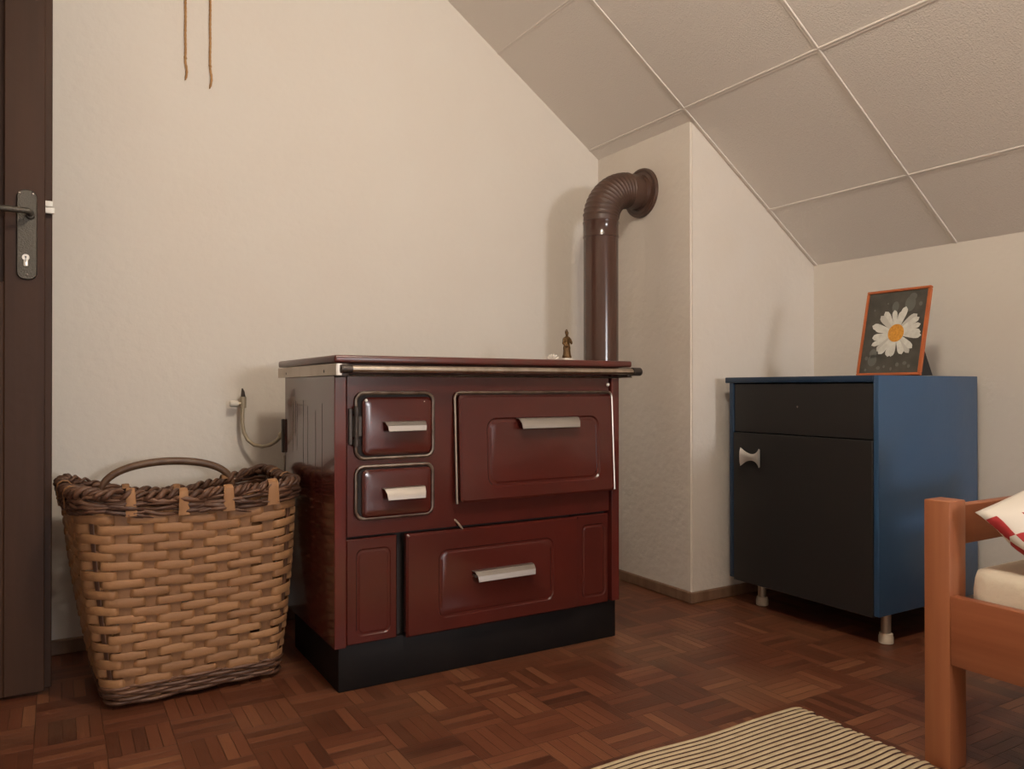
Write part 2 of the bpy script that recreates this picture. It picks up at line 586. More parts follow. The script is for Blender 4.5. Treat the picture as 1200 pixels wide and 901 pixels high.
# ------------------------------------------------------------------ open door at the left
d1 = thing('door_1', 'dark brown open door at the left edge with a black lock plate', 'door', (-0.5, 2.32, 0.0))
d1['kind'] = 'structure'
DR = -0.024                                  # free edge of the leaf
bm = NB()
yf = 2.300
DL = -0.90
# stiles and rails, thicker than the panels between them
box(bm, -0.112, DR, yf, yf + .022, 0.008, 2.10, 0.002, 1)
box(bm, DL, -0.80, yf, yf + .022, 0.008, 2.10, 0.002, 1)
box(bm, -0.80, -0.112, yf, yf + .022, 0.008, 1.046, 0.002, 1)
box(bm, -0.80, -0.112, yf, yf + .022, 1.98, 2.10, 0.002, 1)
box(bm, DL, DR + .0155, yf + .022, yf + .042, 0.008, 2.10, 0.002, 1)
obj('leaf', bm, M['door'], d1)
bm = NB()
stack(bm, [(-.775, -.137, 1.075, 1.955, .004, yf + .0225), (-.775, -.137, 1.075, 1.955, .004, yf + .016), (-.755, -.157, 1.095, 1.935, .004, yf + .010)])
obj('panel', bm, M['door'], d1)
bm = NB()
stack(bm, [(-.0855, -.0415, 1.054, 1.281, .018, yf), (-.0855, -.0415, 1.054, 1.281, .018, yf - .006), (-.0835, -.0435, 1.056, 1.279, .016, yf - .009)])
lp = obj('lock_plate', bm, M['door_iron'], d1, label='hammered dark lock plate')
bm = NB()
for x, z in ((-.080, 1.271), (-.051, 1.271), (-.063, 1.066)):
    lathe(bm, [(.0032, -.0088), (.0030, -.0100), (.0016, -.0108)], (x, yf, z), 'y', 12)
obj('screw', bm, M['bead'], lp)
bm = NB()
lathe(bm, [(.0105, -.0088), (.0105, -.013), (.0085, -.015), (.0075, -.016)], (-.056, yf, 1.216), 'y', 20)
tube(bm, [(-.056, yf - .012, 1.219), (-.056, yf - .040, 1.219), (-.060, yf - .050, 1.219), (-.075, yf - .054, 1.219), (-.12, yf - .055, 1.219), (-.185, yf - .052, 1.217)],
     [.007, .007, .0078, .0078, .0078, .0070], 12)
obj('lever_handle', bm, M['door_iron'], d1)
bm = NB()
lathe(bm, [(.0085, -.0088), (.0085, -.0125), (.0078, -.0132)], (-.066, yf, 1.109), 'y', 20)
box(bm, -.0712, -.0608, yf - .0128, yf - .0088, 1.086, 1.107, .003, 2)
cy = obj('lock_cylinder', bm, M['cylinder'], d1, label='pale metal key cylinder')
bm = NB()
lathe(bm, [(.0022, -.0130), (.0022, -.0136)], (-.066, yf, 1.110), 'y', 10)
box(bm, -.0668, -.0652, yf - .0136, yf - .0130, 1.098, 1.110)
obj('keyhole', bm, M['card'], cy)
bm = NB()
box(bm, -.0245, -.0035, yf + .004, yf + .016, 1.229, 1.2445, .002, 2)
box(bm, -.0245, -.0075, yf + .004, yf + .016, 1.2460, 1.2610, .002, 2)
obj('latch_bolt', bm, M['white'], d1, label='pale latch bolt in the door edge')
bm = NB()
for a, b, c, d in ((DY0 - .07, DY0, 0, DZ + .07), (DY1, DY1 + .07, 0, DZ + .07), (DY0, DY1, DZ, DZ + .07)):
    box(bm, XL, XL + .018, a, b, c, d, .003, 1)
struct('trim_door', bm, M['door'])

# ------------------------------------------------------------------ the stove
st = thing('wood_stove', 'dark red enamelled wood-burning kitchen stove against the cream wall', 'stove', (1.06, 2.1, 0))
ST = st
SX0, SX1, SY0, SY1 = 0.603, 1.510, 1.895, 2.380
bm = NB(); box(bm, .621, 1.515, 1.920, 2.335, 0, .122, .004, 2)
obj('plinth', bm, M['plinth'], ST, label='black plinth')
bm = NB(); box(bm, .636, 1.480, 1.932, 2.376, .118, .838)
obj('body', bm, M['cavity'], ST, smooth=0)
for side, (a, b) in enumerate(((SX0, .634), (1.481, SX1))):
    bm = NB(); box(bm, a, b, SY0, SY1, .121, .842, .0020, 2)
    obj('side_panel', bm, M['side_red'], ST, smooth=22)
bm = NB()                                    # front plate around the doors
stack(bm, [(.638, 1.4785, .398, .842, .002, 1.932), (.638, 1.4785, .398, .842, .002, 1.9075), (.6395, 1.477, .3995, .842, .002, 1.905)])
obj('front_plate', bm, M['red'], ST, smooth=22)


def pull(name, x0, x1, ztop, zbot, y, parent, out=.026):
    """bent sheet-metal grip"""
    th = .0018
    o = [(y, ztop, 0), (y - out * .55, ztop - .001, .002), (y - out, ztop - (ztop - zbot) * .45, .005), (y - out - .003, zbot, .007)]
    i = [(a + th * .8, b - th * .9, c) for a, b, c in o]
    bm = NB()
    prism_x(bm, o + i[::-1], x0, x1)
    return obj(name, bm, M['alu'], parent, label='bare aluminium grip')


def bead(bm, x0, x1, z0, z1, r, y, rad):
    tube(bm, [(x, y, z) for x, z in rr(x0, x1, z0, z1, r, 6)], rad, 8, closed=True)


YP = 1.905
# fire door with its hinge
fd = None
bm = NB()
bead(bm, .661, .877, .598, .767, .022, YP - .004, .0052)
fr = obj('fire_door_frame', bm, M['bead'], ST, label='dull metal bead round the upper small door')
bm = NB()
stack(bm, [(.667, .871, .604, .761, .018, YP), (.667, .871, .604, .761, .018, YP - .003)])
obj('recess', bm, M['cavity'], fr)
bm = NB()
stack(bm, [(.676, .870, .606, .756, .016, YP - .002), (.676, .870, .606, .756, .016, YP - .012), (.681, .865, .611, .751, .014, YP - .0165), (.690, .856, .620, .742, .010, YP - .0185)])
fd = obj('fire_door', bm, M['red'], ST, smooth=22)
pull('pull_grip', .728, .846, .693, .669, YP - .018, fd)
for x, z, r in ((.6845, .748, .0042), (.846, .744, .0016)):
    bm = NB(); lathe(bm, [(r, .001), (r * .8, -.0016), (r * .3, -.0022)], (x, YP - .0172, z), 'y', 10)
    obj('enamel_chip', bm, M['white'], fd, label='chipped white spot in the enamel')
bm = NB()
tube(bm, [(.660, YP - .011, .628), (.660, YP - .011, .734)], .0062, 10)
for z in (.640, .722):
    lathe(bm, [(.0062, -.008), (.0088, -.008), (.0088, .008), (.0062, .008)], (.660, YP - .011, z), 'z', 12)
box(bm, .6415, .652, YP - .006, YP, .634, .728, .002, 1)
box(bm, .652, .676, YP - .010, YP - .002, .655, .708, .002, 1)
obj('hinge', bm, M['iron'], ST)
# ash door
bm = NB()
bead(bm, .661, .876, .443, .577, .022, YP - .004, .0050)
fr2 = obj('ash_door_frame', bm, M['bead'], ST, label='dull metal bead round the lower small door')
bm = NB()
stack(bm, [(.667, .870, .449, .571, .018, YP), (.667, .870, .449, .571, .018, YP - .003)])
obj('recess', bm, M['cavity'], fr2)
bm = NB()
stack(bm, [(.676, .870, .446, .569, .014, YP - .002), (.676, .870, .446, .569, .014, YP - .010), (.681, .865, .451, .564, .012, YP - .0145), (.690, .856, .460, .555, .010, YP - .0165)])
ad = obj('ash_door', bm, M['red'], ST, smooth=22)
pull('pull_grip', .727, .845, .521, .492, YP - .016, ad)
# oven door, its lower edge standing a little proud
OZ1 = .766


def tilt(x, y, z):
    return (x, y - max(0.0, OZ1 - z) * 0.048, z)


bm = NB()
stack(bm, [(.950, 1.477, .466, .760, .010, YP - .002), (.950, 1.477, .466, .760, .010, YP - .013), (.956, 1.471, .472, .754, .010, YP - .0165),
           (1.034, 1.424, .503, .696, .030, YP - .0165), (1.038, 1.420, .507, .692, .028, YP - .0125), (1.043, 1.415, .512, .687, .026, YP - .0125),
           (1.048, 1.410, .517, .682, .024, YP - .0150)], tilt)
od = obj('oven_door', bm, M['red'], ST, smooth=22)
th = .0018
o_ = pull('pull_grip', 1.131, 1.343, .694, .665, YP - .017, od)
bm = NB()
pts = [(.942, .464)] + [(x, z) for x, z in reversed(rr(.942, 1.483, .40, .767, .012, 5)[:12])] + [(1.483, .468)]
pts = [(.942, .464), (.942, .752)] + [(.942 + .014 - .014 * math.cos(a), .753 + .014 * math.sin(a)) for a in (PI / 6, PI / 3, PI / 2)] \
    + [(1.469 + .014 * math.sin(a), .753 + .014 * math.cos(a)) for a in (0, PI / 6, PI / 3)] + [(1.483, .752), (1.483, .468)]
tube(bm, [tilt(x, YP - .006, z) for x, z in pts], .0042, 8)
obj('oven_door_frame', bm, M['steel'], ST, label='bright metal bead round three sides of the oven door')
bm = NB(); lathe(bm, [(.0055, 0), (.0055, -.004), (.004, -.0065), (.0015, -.0075)], (1.4715, YP - .0005, .790), 'y', 14)
obj('screw_head', bm, M['white'], ST, label='pale round screw head')
# lower row: fixed panels and the pulled-out fuel drawer
bm = NB()
yq = 1.918
stack(bm, [(.638, .776, .121, .392, .003, 1.931), (.638, .776, .121, .392, .003, yq - .008), (.641, .773, .124, .389, .003, yq - .011),
           (.664, .759, .140, .365, .018, yq - .011), (.667, .756, .143, .362, .016, yq - .0085), (.671, .752, .147, .358, .014, yq - .0085), (.674, .749, .150, .355, .012, yq - .0100)])
obj('left_panel', bm, M['red'], ST, smooth=22)
bm = NB()
stack(bm, [(1.345, 1.4775, .116, .392, .003, 1.931), (1.345, 1.4775, .116, .392, .003, yq - .008), (1.348, 1.4745, .119, .389, .003, yq - .011),
           (1.376, 1.466, .140, .363, .016, yq - .011), (1.379, 1.463, .143, .360, .014, yq - .0085), (1.383, 1.459, .147, .356, .012, yq - .0085), (1.386, 1.456, .150, .353, .010, yq - .0100)])
obj('right_panel', bm, M['red'], ST, smooth=22)
yd = 1.890
bm = NB()
stack(bm, [(.797, 1.352, .120, .393, .004, yd + .018), (.797, 1.352, .120, .393, .004, yd + .006), (.802, 1.347, .125, .388, .006, yd),
           (.889, 1.262, .157, .342, .026, yd), (.892, 1.259, .160, .339, .024, yd + .003), (.897, 1.254, .165, .334, .022, yd + .003), (.901, 1.250, .169, .330, .020, yd + .0012)])
box(bm, .83, 1.33, yd + .015, 1.931, .135, .36)
dr = obj('fuel_drawer', bm, M['red'], ST, smooth=22)
pull('pull_grip', .990, 1.186, .275, .249, yd, dr, .028)
for x in (.995, 1.181):
    bm = NB(); tube(bm, [(x, yd, .262), (x, yd - .018, .262)], .004, 8); obj('grip_rivet', bm, M['steel'], dr)
bm = NB()
tube(bm, [(.945, YP + .002, .418), (.951, YP - .008, .409), (.962, YP - .014, .392)], .0030, 8)
obj('drawer_catch', bm, M['steel'], ST, label='small bent metal catch above the drawer')
# hob with its steel band and front rail
bm = NB(); box(bm, .589, 1.526, 1.850, 2.408, .8425, .862, .006, 3)
hob = obj('hob_plate', bm, M['plate'], ST, label='dark enamelled hob plate')
bm = NB()
box(bm, .5885, .5915, 1.838, 2.408, .811, .8405, .0008, 1)
box(bm, .5915, .604, 1.838, 1.8405, .811, .8405, .0006, 1)
bd = obj('side_band', bm, M['band'], ST, label='tarnished steel band along the left edge')
for y, h in ((2.31, .0035), (1.935, .0040)):
    bm = NB()
    stack(bm, [(y - .0028, y + .0028, .8225 - h, .8225 + h, .0026, .5886), (y - .0028, y + .0028, .8225 - h, .8225 + h, .0026, .5880)], lambda a, b, c: (b, a, c))
    obj('slot', bm, M['card'], bd)
bm = NB(); box(bm, 1.5215, 1.5255, 1.85, 2.40, .811, .8405, .0008, 1); obj('side_band', bm, M['band'], ST, smooth=0)
bm = NB()
box(bm, .604, .6235, 1.842, 1.900, .8075, .8410, .003, 2)
tube(bm, [(.600, 1.836, .8270), (.6285, 1.836, .8270)], .0105, 14)
obj('rail_bracket', bm, M['iron'], ST)
bm = NB()
tube(bm, [(.6285, 1.836, .8270), (1.513, 1.836, .8290)], .0092, 16)
obj('front_rail', bm, M['steel'], ST, label='polished steel towel rail')
bm = NB()
lathe(bm, [(.0085, 0), (.0128, 0), (.0128, .030), (.0115, .0325), (.0095, .0325), (.0095, .026)], (1.513, 1.836, .8290), 'x', 18)
box(bm, 1.498, 1.5125, 1.838, 1.92, .8125, .8405, .003, 2)
obj('rail_end', bm, M['iron'], ST)
bm = NB()
prism_x(bm, [(1.886, .8155), (1.882, .8105), (1.906, .8095), (1.906, .8155)], .6285, 1.512)
obj('trim_strip', bm, M['steel'], ST, label='thin bright strip below the rail')
bm = NB(); box(bm, .595, .604, 2.3805, 2.396, .583, .685, .002, 1); obj('rear_bracket', bm, M['iron'], ST)
bm = NB(); box(bm, .600, .625, 2.3805, 2.390, .485, .575, .002, 1); obj('rear_strip', bm, M['band'], ST)
bm = NB(); lathe(bm, [(.074, 0), (.074, .006), (.069, .010), (.069, .018)], (SX1 + .0005, 2.262, .66), 'x', 32); obj('flue_collar', bm, M['pipe_dull'], ST)
# runs and drips in the enamel of the left side
bm = NB()
for y, zt, zb, wd_ in ((2.262, .742, .640, .0045), (2.245, .735, .600, .004), (2.18, .745, .56, .005), (2.135, .73, .55, .003), (2.29, .735, .59, .0035), (2.06, .72, .42, .0035), (2.00, .74, .46, .003)):
    pts = [(SX0 - .0003, y + .0015 * math.sin(i * 1.7), zt + (zb - zt) * i / 8) for i in range(9)]
    tube(bm, pts, [wd_ * .9, wd_ * 1.2, wd_, wd_ * .7, wd_ * .6, wd_ * .6, wd_ * .7, wd_ * .8, wd_ * .3], 6)
for v in bm.verts:
    v.co.x = SX0 - .0003 + (v.co.x - SX0 + .0003) * .15
obj('enamel_drip', bm, M['side_red'], ST)

# ------------------------------------------------------------------ stove pipe
PXc, PYc, PZc, PR = 1.782, 2.345, 1.545, 0.0662
sp = thing('stove_pipe', 'brown enamelled stove pipe bending into the chimney breast', 'stove pipe', (PXc, PYc, 0.55))
BR = 0.132
bm = NB()
low = [(1.532, 2.262, .66), (1.552, 2.262, .66), (1.60, 2.278, .66), (1.66, 2.308, .662)]
low += [(PXc - .12 + .12 * math.sin(a), PYc - .037 + .037 * math.sin(a), .78 - .12 * math.cos(a)) for a in (PI / 8, PI / 4, 3 * PI / 8)]
pts = low + [(PXc, PYc, .80), (PXc, PYc, 1.0), (PXc, PYc, 1.2), (PXc, PYc, 1.352)]
tube(bm, pts, PR, 40)
obj('pipe', bm, M['pipe'], sp)
bm = NB()
lathe(bm, [(PR, 1.348), (PR + .0022, 1.349), (PR + .0022, 1.354), (PR + .0012, 1.357), (PR + .0012, 1.398), (PR + .003, 1.402), (PR + .003, 1.408), (PR, 1.411)], (PXc, PYc, 0), 'z', 40)
obj('sleeve', bm, M['pipe'], sp)
bm = NB()
pts, rad = [], []
NRB = 15
for i in range(NRB * 6 + 1):
    a = PI / 2 * i / (NRB * 6)
    pts.append((PXc + BR - BR * math.cos(a), PYc, PZc - BR + BR * math.sin(a)))
    rad.append(PR + .0004 + .0032 * max(0, math.sin(2 * PI * i / 6)) if 3 < i < NRB * 6 - 4 else PR + .0004)
pts = [(PXc, PYc, PZc - BR - .008)] + pts + [(PXc + BR + .025, PYc, PZc), (PXc + BR + .05, PYc, PZc), (XC - .003, PYc, PZc)]
rad = [PR] + rad + [PR + .001, PR - .002, PR - .002]
tube(bm, pts, rad, 40)
obj('elbow', bm, M['pipe_dull'], sp, label='ribbed matt brown elbow', smooth=60)
bm = NB()
lathe(bm, [(PR - .004, -.030), (PR + .001, -.030), (PR + .003, -.016), (.082, -.012), (.088, -.015), (.0945, -.013), (.0965, -.006), (.0965, -.0005)], (XC, PYc, PZc), 'x', 44)
obj('rosette', bm, M['pipe_dull'], sp, label='round wall collar')

# ------------------------------------------------------------------ small things on the hob
fx, fy, fz = 1.469, 2.12, 0.862
fg = thing('figurine', 'small bronze-coloured robed statuette standing on the stove beside the pipe', 'figurine', (fx, fy, fz))
bm = NB()
stack(bm, [(fx - .0215, fx + .0215, fy - .016, fy + .016, .007, fz), (fx - .0215, fx + .0215, fy - .016, fy + .016, .007, fz + .010),
           (fx - .018, fx + .018, fy - .013, fy + .013, .006, fz + .017)], lambda a, b, c: (a, c, b))
obj('base', bm, M['china'], fg, label='pale base')
bm = NB()
pr_ = [(.0140, .0165), (.0155, .021), (.0130, .030), (.0118, .042), (.0125, .052), (.0105, .060), (.0098, .066), (.0128, .078), (.0120, .085), (.0055, .090)]
lathe(bm, pr_, (fx, fy, fz), 'z', 20)
for v in bm.verts:                            # folds of the robe
    a = math.atan2(v.co.y - fy, v.co.x - fx)
    k = 1 + .10 * math.sin(7 * a + 20 * (v.co.z - fz))
    v.co.x = fx + (v.co.x - fx) * k
    v.co.y = fy + (v.co.y - fy) * k * .8
tube(bm, [(fx - .012, fy, fz + .082), (fx - .0165, fy - .003, fz + .066), (fx - .0125, fy - .012, fz + .056), (fx - .002, fy - .014, fz + .060)], [.0040, .0042, .0036, .0026], 8)
tube(bm, [(fx + .012, fy, fz + .082), (fx + .0150, fy - .004, fz + .070), (fx + .0095, fy - .013, fz + .066), (fx + .003, fy - .014, fz + .072)], [.0040, .0040, .0034, .0026], 8)
tube(bm, [(fx - .015, fy - .008, fz + .020), (fx - .0155, fy - .009, fz + .060)], .0024, 6)
lathe(bm, [(.0025, .088), (.0042, .092), (.0052, .097), (.0050, .102), (.0036, .106), (.0012, .1085)], (fx, fy, fz), 'z', 14)
tube(bm, [(fx - .0065, fy, fz + .100), (fx - .004, fy + .003, fz + .108), (fx, fy + .002, fz + .113), (fx + .004, fy + .003, fz + .108), (fx + .0065, fy, fz + .100)], .0017, 6)
obj('figure', bm, M['bronze'], fg)

gx, gy = 1.410, 2.12
gd = thing('trinket', 'small white and gilt shell-shaped trinket on the stove left of the statuette', 'ornament', (gx, gy, fz))
bm = NB()
n, mR = 36, 7
rows = []
for j in range(mR + 1):                       # ribbed half shell standing on its hinge
    t = j / mR
    ring = []
    for i in range(n + 1):
        a = PI * (0.04 + 0.92 * i / n)
        R = .0245 * t * (1 + .05 * math.cos(14 * a) * t)
        dep = .010 * math.sin(PI * t * .5 + .2) * (1 + .12 * math.cos(14 * a))
        ring.append(bm.verts.new((gx + R * math.cos(a), gy + .006 - dep, fz + .007 + R * math.sin(a) * .92)))
    rows.append(ring)
for A, B in zip(rows, rows[1:]):
    for i in range(n):
        bm.faces.new((A[i], A[i + 1], B[i + 1], B[i]))
bmesh.ops.remove_doubles(bm, verts=bm.verts[:], dist=1e-5)
bmesh.ops.solidify(bm, geom=bm.faces[:], thickness=.002)
obj('shell', bm, M['china'], gd)
bm = NB()
lathe(bm, [(.015, 0), (.016, .002), (.012, .005), (.007, .008)], (gx, gy, fz), 'z', 20)
obj('foot', bm, M['gilt'], gd, label='gilt foot')

# ------------------------------------------------------------------ tube on the wall behind the basket
gp = thing('gas_tube', 'thin bent metal tube running from a wall valve to the back of the stove', 'pipe', (.525, 2.63, .60))
bm = NB()
P = [(.5215, 2.592, .728), (.520, 2.590, .700), (.519, 2.588, .668), (.523, 2.584, .638), (.534, 2.578, .612), (.552, 2.565, .596), (.572, 2.540, .592),
     (.588, 2.50, .600), (.596, 2.46, .613), (.600, 2.425, .628), (.600, 2.402, .640)]
tube(bm, P, .0062, 12)
obj('tube', bm, M['tube'], gp)
bm = NB()
tube(bm, [(.5225, 2.592, .716), (.5225, 2.592, .752)], .0098, 14)
tube(bm, [(.5225, 2.592, .736), (.522, 2.6297, .736)], .0085, 12)
tube(bm, [(.5225, 2.592, .731), (.506, 2.592, .7295)], .0062, 12)
obj('valve_body', bm, M['tube'], gp)
bm = NB()
tube(bm, [(.507, 2.592, .7295), (.504, 2.592, .7295), (.484, 2.592, .7290), (.481, 2.592, .7290)], [.0085, .0105, .0105, .0085], 12)
obj('valve_knob', bm, M['china'], gp, label='pale valve knob')
bm = NB()
tube(bm, [(.5225, 2.592, .752), (.5215, 2.592, .768), (.5195, 2.592, .779)], [.0075, .0055, .002], 8)
obj('broken_stub', bm, M['iron'], gp, label='rusty broken stub')
bm = NB()
lathe(bm, [(.0062, -.012), (.0105, -.010), (.0105, .004), (.0062, .006)], (.600, 2.412, .635), 'y', 8)
obj('nut', bm, M['tube'], gp)

# ------------------------------------------------------------------ two lengths of twine hanging on the wall
for tx, zb, h, lab in ((.352, 1.757, .72, 'left, shorter length of brown twine hanging on the wall'), (.426, 1.744, .73, 'right, longer length of brown twine hanging on the wall')):
    bm = NB()
    top = 2.16
    pts = []
    N = 46
    for i in range(N + 1):
        t = i / N
        z = top + (zb - top) * t
        w_ = .0006 * math.sin(i * .55 + tx * 40) * t + (.004 * math.sin((t - .86) * 24) if t > .86 else 0)
        pts.append((tx + w_, YB - .0052, z))
    base = [Vector(p) for p in pts]
    for ph in (0, PI):                        # two twisted plies
        tube(bm, [(p.x + .0012 * math.cos(i * 1.9 + ph), p.y + .0013 * math.sin(i * 1.9 + ph), p.z) for i, p in enumerate(base)], [.0030] * N + [.0012], 8)
    k = N - 8
    tube(bm, [(base[k].x - .004, base[k].y, base[k].z + .003), (base[k].x, base[k].y - .003, base[k].z), (base[k].x + .004, base[k].y, base[k].z - .002)], [.0018, .0038, .0018], 8)
    t_ = thing('hanging_twine', lab, 'twine', (tx, YB, zb), 'lengths of twine on the back wall')
    obj('twine', bm, M['twig'], t_)
    bm = NB()
    lathe(bm, [(.0045, -.014), (.0045, -.0125), (.0015, -.012), (.0015, 0)], (tx, YB, top - .004), 'y', 10)
    obj('nail', bm, M['iron'], t_)

# ------------------------------------------------------------------ wicker log basket
BZ = 0.53
bk = thing('wicker_basket', 'tall tan woven splint log basket with a dark braided rim, left of the stove', 'basket', (.31, 2.28, 0))


def rimz(s):
    """height of the rim round the basket: corners stand up, the back dips"""
    side = s % 4.0
    d = abs((side % 1.0) - .5) * 2            # 0 mid side, 1 corner
    low = (-.012, -.004, -.052, -.010)[int(side)]
    return BZ + low * (1 - d ** 2.2) + .004 * d


B0 = [Vector((.112, 2.092)), Vector((.526, 2.122)), Vector((.515, 2.40)), Vector((.094, 2.390))]
B1 = [Vector((.048, 2.040)), Vector((.558, 2.040)), Vector((.560, 2.475)), Vector((.004, 2.475))]


def rrpoint(C, r, s):
    """rounded quadrilateral; s in 0..4, whole numbers at the corners; returns point and outward normal"""
    k = int(math.floor(s)) % 4
    f = s - math.floor(s)
    A, B, Z, D = C[k], C[(k + 1) % 4], C[(k - 1) % 4], C[(k + 2) % 4]
    e = (B - A)
    L = e.length
    d = e / L
    nn = Vector((d.y, -d.x))
    q = .115                                  # share of each side taken by its corner arcs

    def arc(c, d0, d1, t):
        # quarter arc round corner c, from direction d0 to d1
        n0, n1 = Vector((d0.y, -d0.x)), Vector((d1.y, -d1.x))
        o = c - d0 * r + d1 * r               # near enough to a right angle
        ang = t * PI / 2
        nm = (n0 * math.cos(ang) + n1 * math.sin(ang)).normalized()
        return o + nm * r, nm
    if f < q:
        d0 = (A - Z).normalized()
        return arc(A, d0, d, .5 + .5 * f / q)
    if f > 1 - q:
        d1 = (D - B).normalized()
        return arc(B, d, d1, .5 * (f - 1 + q) / q)
    t = (f - q) / (1 - 2 * q)
    p0, p1 = A + d * r, B - d * r
    return p0.lerp(p1, t), nn


def bpt(s, h, off=0.0):
    """point on the basket wall: s round the basket, h 0 base..1 rim, off outward"""
    h_ = max(0, h)
    bow = h_ ** .85
    C = [a.lerp(b, bow) for a, b in zip(B0, B1)]
    p, nm = rrpoint(C, .045 + .035 * h_, s)
    z = .012 + (rimz(s) - .012) * h
    belly = .006 * math.sin(PI * min(1, h_)) 
    return Vector((p.x + nm.x * (off + belly), p.y + nm.y * (off + belly), z)), Vector((nm.x, nm.y, 0))


NS = (8, 5, 8, 5)
stk = []
for k in range(4):
    for j in range(NS[k]):
        stk.append(k + (j + (0.0 if k in (0, 2) else 0.0)) / NS[k])
NST = len(stk)


def s_of(u):
    """stake number (may be fractional) to position round the basket"""
    i = int(math.floor(u))
    f = u - i
    a = stk[i % NST] + 4 * (i // NST)
    b = stk[(i + 1) % NST] + 4 * ((i + 1) // NST)
    return a + (b - a) * f


def ribbon(bm, pts, nms, half, th, updir=None):
    """flat strip with a slightly domed outer face following pts"""
    n = len(pts)
    rings = []
    for i in range(n):
        d = (pts[min(i + 1, n - 1)] - pts[max(i - 1, 0)]).normalized()
        w_ = nms[i].cross(d).normalized()
        hw = half[i] if isinstance(half, list) else half
        p, m_ = pts[i], nms[i]
        rings.append([bm.verts.new(p - w_ * hw), bm.verts.new(p - w_ * hw * .8 + m_ * th * .8), bm.verts.new(p + m_ * th * 1.25),
                      bm.verts.new(p + w_ * hw * .8 + m_ * th * .8), bm.verts.new(p + w_ * hw)])
    for A, B in zip(rings, rings[1:]):
        for k in range(5):
            bm.faces.new((A[k], A[(k + 1) % 5], B[(k + 1) % 5], B[k]))
    bm.faces.new(rings[0]); bm.faces.new(rings[-1][::-1])


H0, H1 = .085, .905
NROW = 19
rnd = random.Random(3)
bm = NB()
for row in range(NROW):
    hc = H0 + (H1 - H0) * (row + .5) / NROW
    for i in range(NST):
        if (i + row) % 2:
            continue
        pts, nms, hw = [], [], []
        jz = rnd.uniform(-.0025, .0025) / BZ
        ht = .0102 + rnd.uniform(-.0012, .0012)
        for q in range(17):
            u = i + .97 * (-1, -.89, -.83, -.77, -.72, -.66, -.5, -.2, 0, .2, .5, .66, .72, .77, .83, .89, 1)[q]
            o = -.0060 + .0115 * min(1.0, max(0.0, (.86 - abs(u - i)) / .20)) ** .8
            p, nm = bpt(s_of(u), hc + jz + (.003 * math.sin(u * 1.3 + row)), o)
            pts.append(p); nms.append(nm); hw.append(ht * (1 - .06 * abs(u - i) + .05 * math.sin(u * 5 + row)))
        ribbon(bm, pts, nms, hw, .0016)
obj('splint_weave', bm, M['splint'], bk, smooth=50)
bm = NB()
for i in range(NST):
    dark = i in (0, 8)
    b_ = NB() if dark else bm
    pts, nms = [], []
    for q in range(15):
        h = .01 + .91 * q / 14
        p, nm = bpt(s_of(i), h, -.0012)
        pts.append(p); nms.append(nm)
    ribbon(b_, pts, nms, (.0085 if dark else .0170) + rnd.uniform(-.003, .003), .0016)
    if dark:
        obj('corner_stake', b_, M['bark'], bk, label='dark upright corner splint')
obj('stake', bm, M['stake'], bk, label='light upright splints')
# dark rows at the foot
bm = NB()
for row in range(5):
    hc = .008 + row * .0185
    for i in range(NST):
        if (i + row) % 2:
            continue
        pts, rad = [], []
        for q in range(9):
            u = i - 1.05 + 2.1 * q / 8
            p, nm = bpt(s_of(u), hc + .004 * math.sin(i * 2.3 + row), -.004 + .0115 * max(0, math.cos((u - i) * PI / 2.1)))
            pts.append(p); rad.append(.0050)
        tube(bm, pts, rad, 7)
obj('foot_band', bm, M['bark'], bk, label='dark bark withies round the foot')
bm = NB()
loop = [bpt(4 * i / 60, .02, -.006)[0] for i in range(60)]
va = [bm.verts.new(p) for p in loop]
vb = [bm.verts.new(p + Vector((0, 0, .008))) for p in loop]
for k in range(60):
    bm.faces.new((va[k], va[(k + 1) % 60], vb[(k + 1) % 60], vb[k]))
bm.faces.new(va[::-1]); bm.faces.new(vb)
obj('bottom', bm, M['stake'], bk)
# dark rim: woven withies topped by a braid
bm = NB()
NP = 300
for row in range(4):
    hb = .918 + row * .0205
    for ph in (0, 1):
        pts, rad = [], []
        for i in range(NP):
            s = 4 * i / NP
            u = i / NP * NST
            wv = math.cos(PI * u + row * PI + ph * PI)
            jig = .0035 * math.sin(u * 2.1 + row * 5 + ph) + .0025 * math.sin(u * 5.3 + row * 2)
            p, nm = bpt(s, hb + .008 * math.sin(PI * u * .5 + row * 1.7 + ph * 2) + jig, .003 + .0100 * wv + jig * .6)
            pts.append(p); rad.append(.0052 + .0016 * math.sin(u * 1.7 + row + ph) + .0006 * math.sin(u * 7))
        tube(bm, pts, rad, 7, closed=True)
for ph in range(3):
    pts, rad = [], []
    for i in range(NP * 2):
        s = 4 * i / (NP * 2)
        t = 2 * PI * i / (NP * 2)
        a = 34 * t + ph * 2 * PI / 3 + 1.3 * math.sin(5 * t) + .8 * math.sin(9 * t + ph)
        am = 1 + .28 * math.sin(13 * t + ph * 2)
        p, nm = bpt(s, .995, .001 + .0115 * math.cos(a) * am)
        pts.append(p + Vector((0, 0, .0025 + .0080 * math.sin(a) * am)))
        rad.append(.0056 + .0018 * math.sin(11 * t + ph * 2.2))
    tube(bm, pts, rad, 7, closed=True)
for i in range(60):                           # loose ends of bark
    s = rnd.uniform(0, 4)
    h = rnd.uniform(.91, 1.0)
    dz = rnd.uniform(-.012, .012)
    pts = [bpt(s + .035 * q, h + dz * q, .012 + .003 * math.sin(q * 1.6))[0] for q in range(4)]
    tube(bm, pts, [.0022, .0042, .0036, .0010], 6)
obj('rim', bm, M['bark'], bk, label='dark bark braided rim', smooth=60)
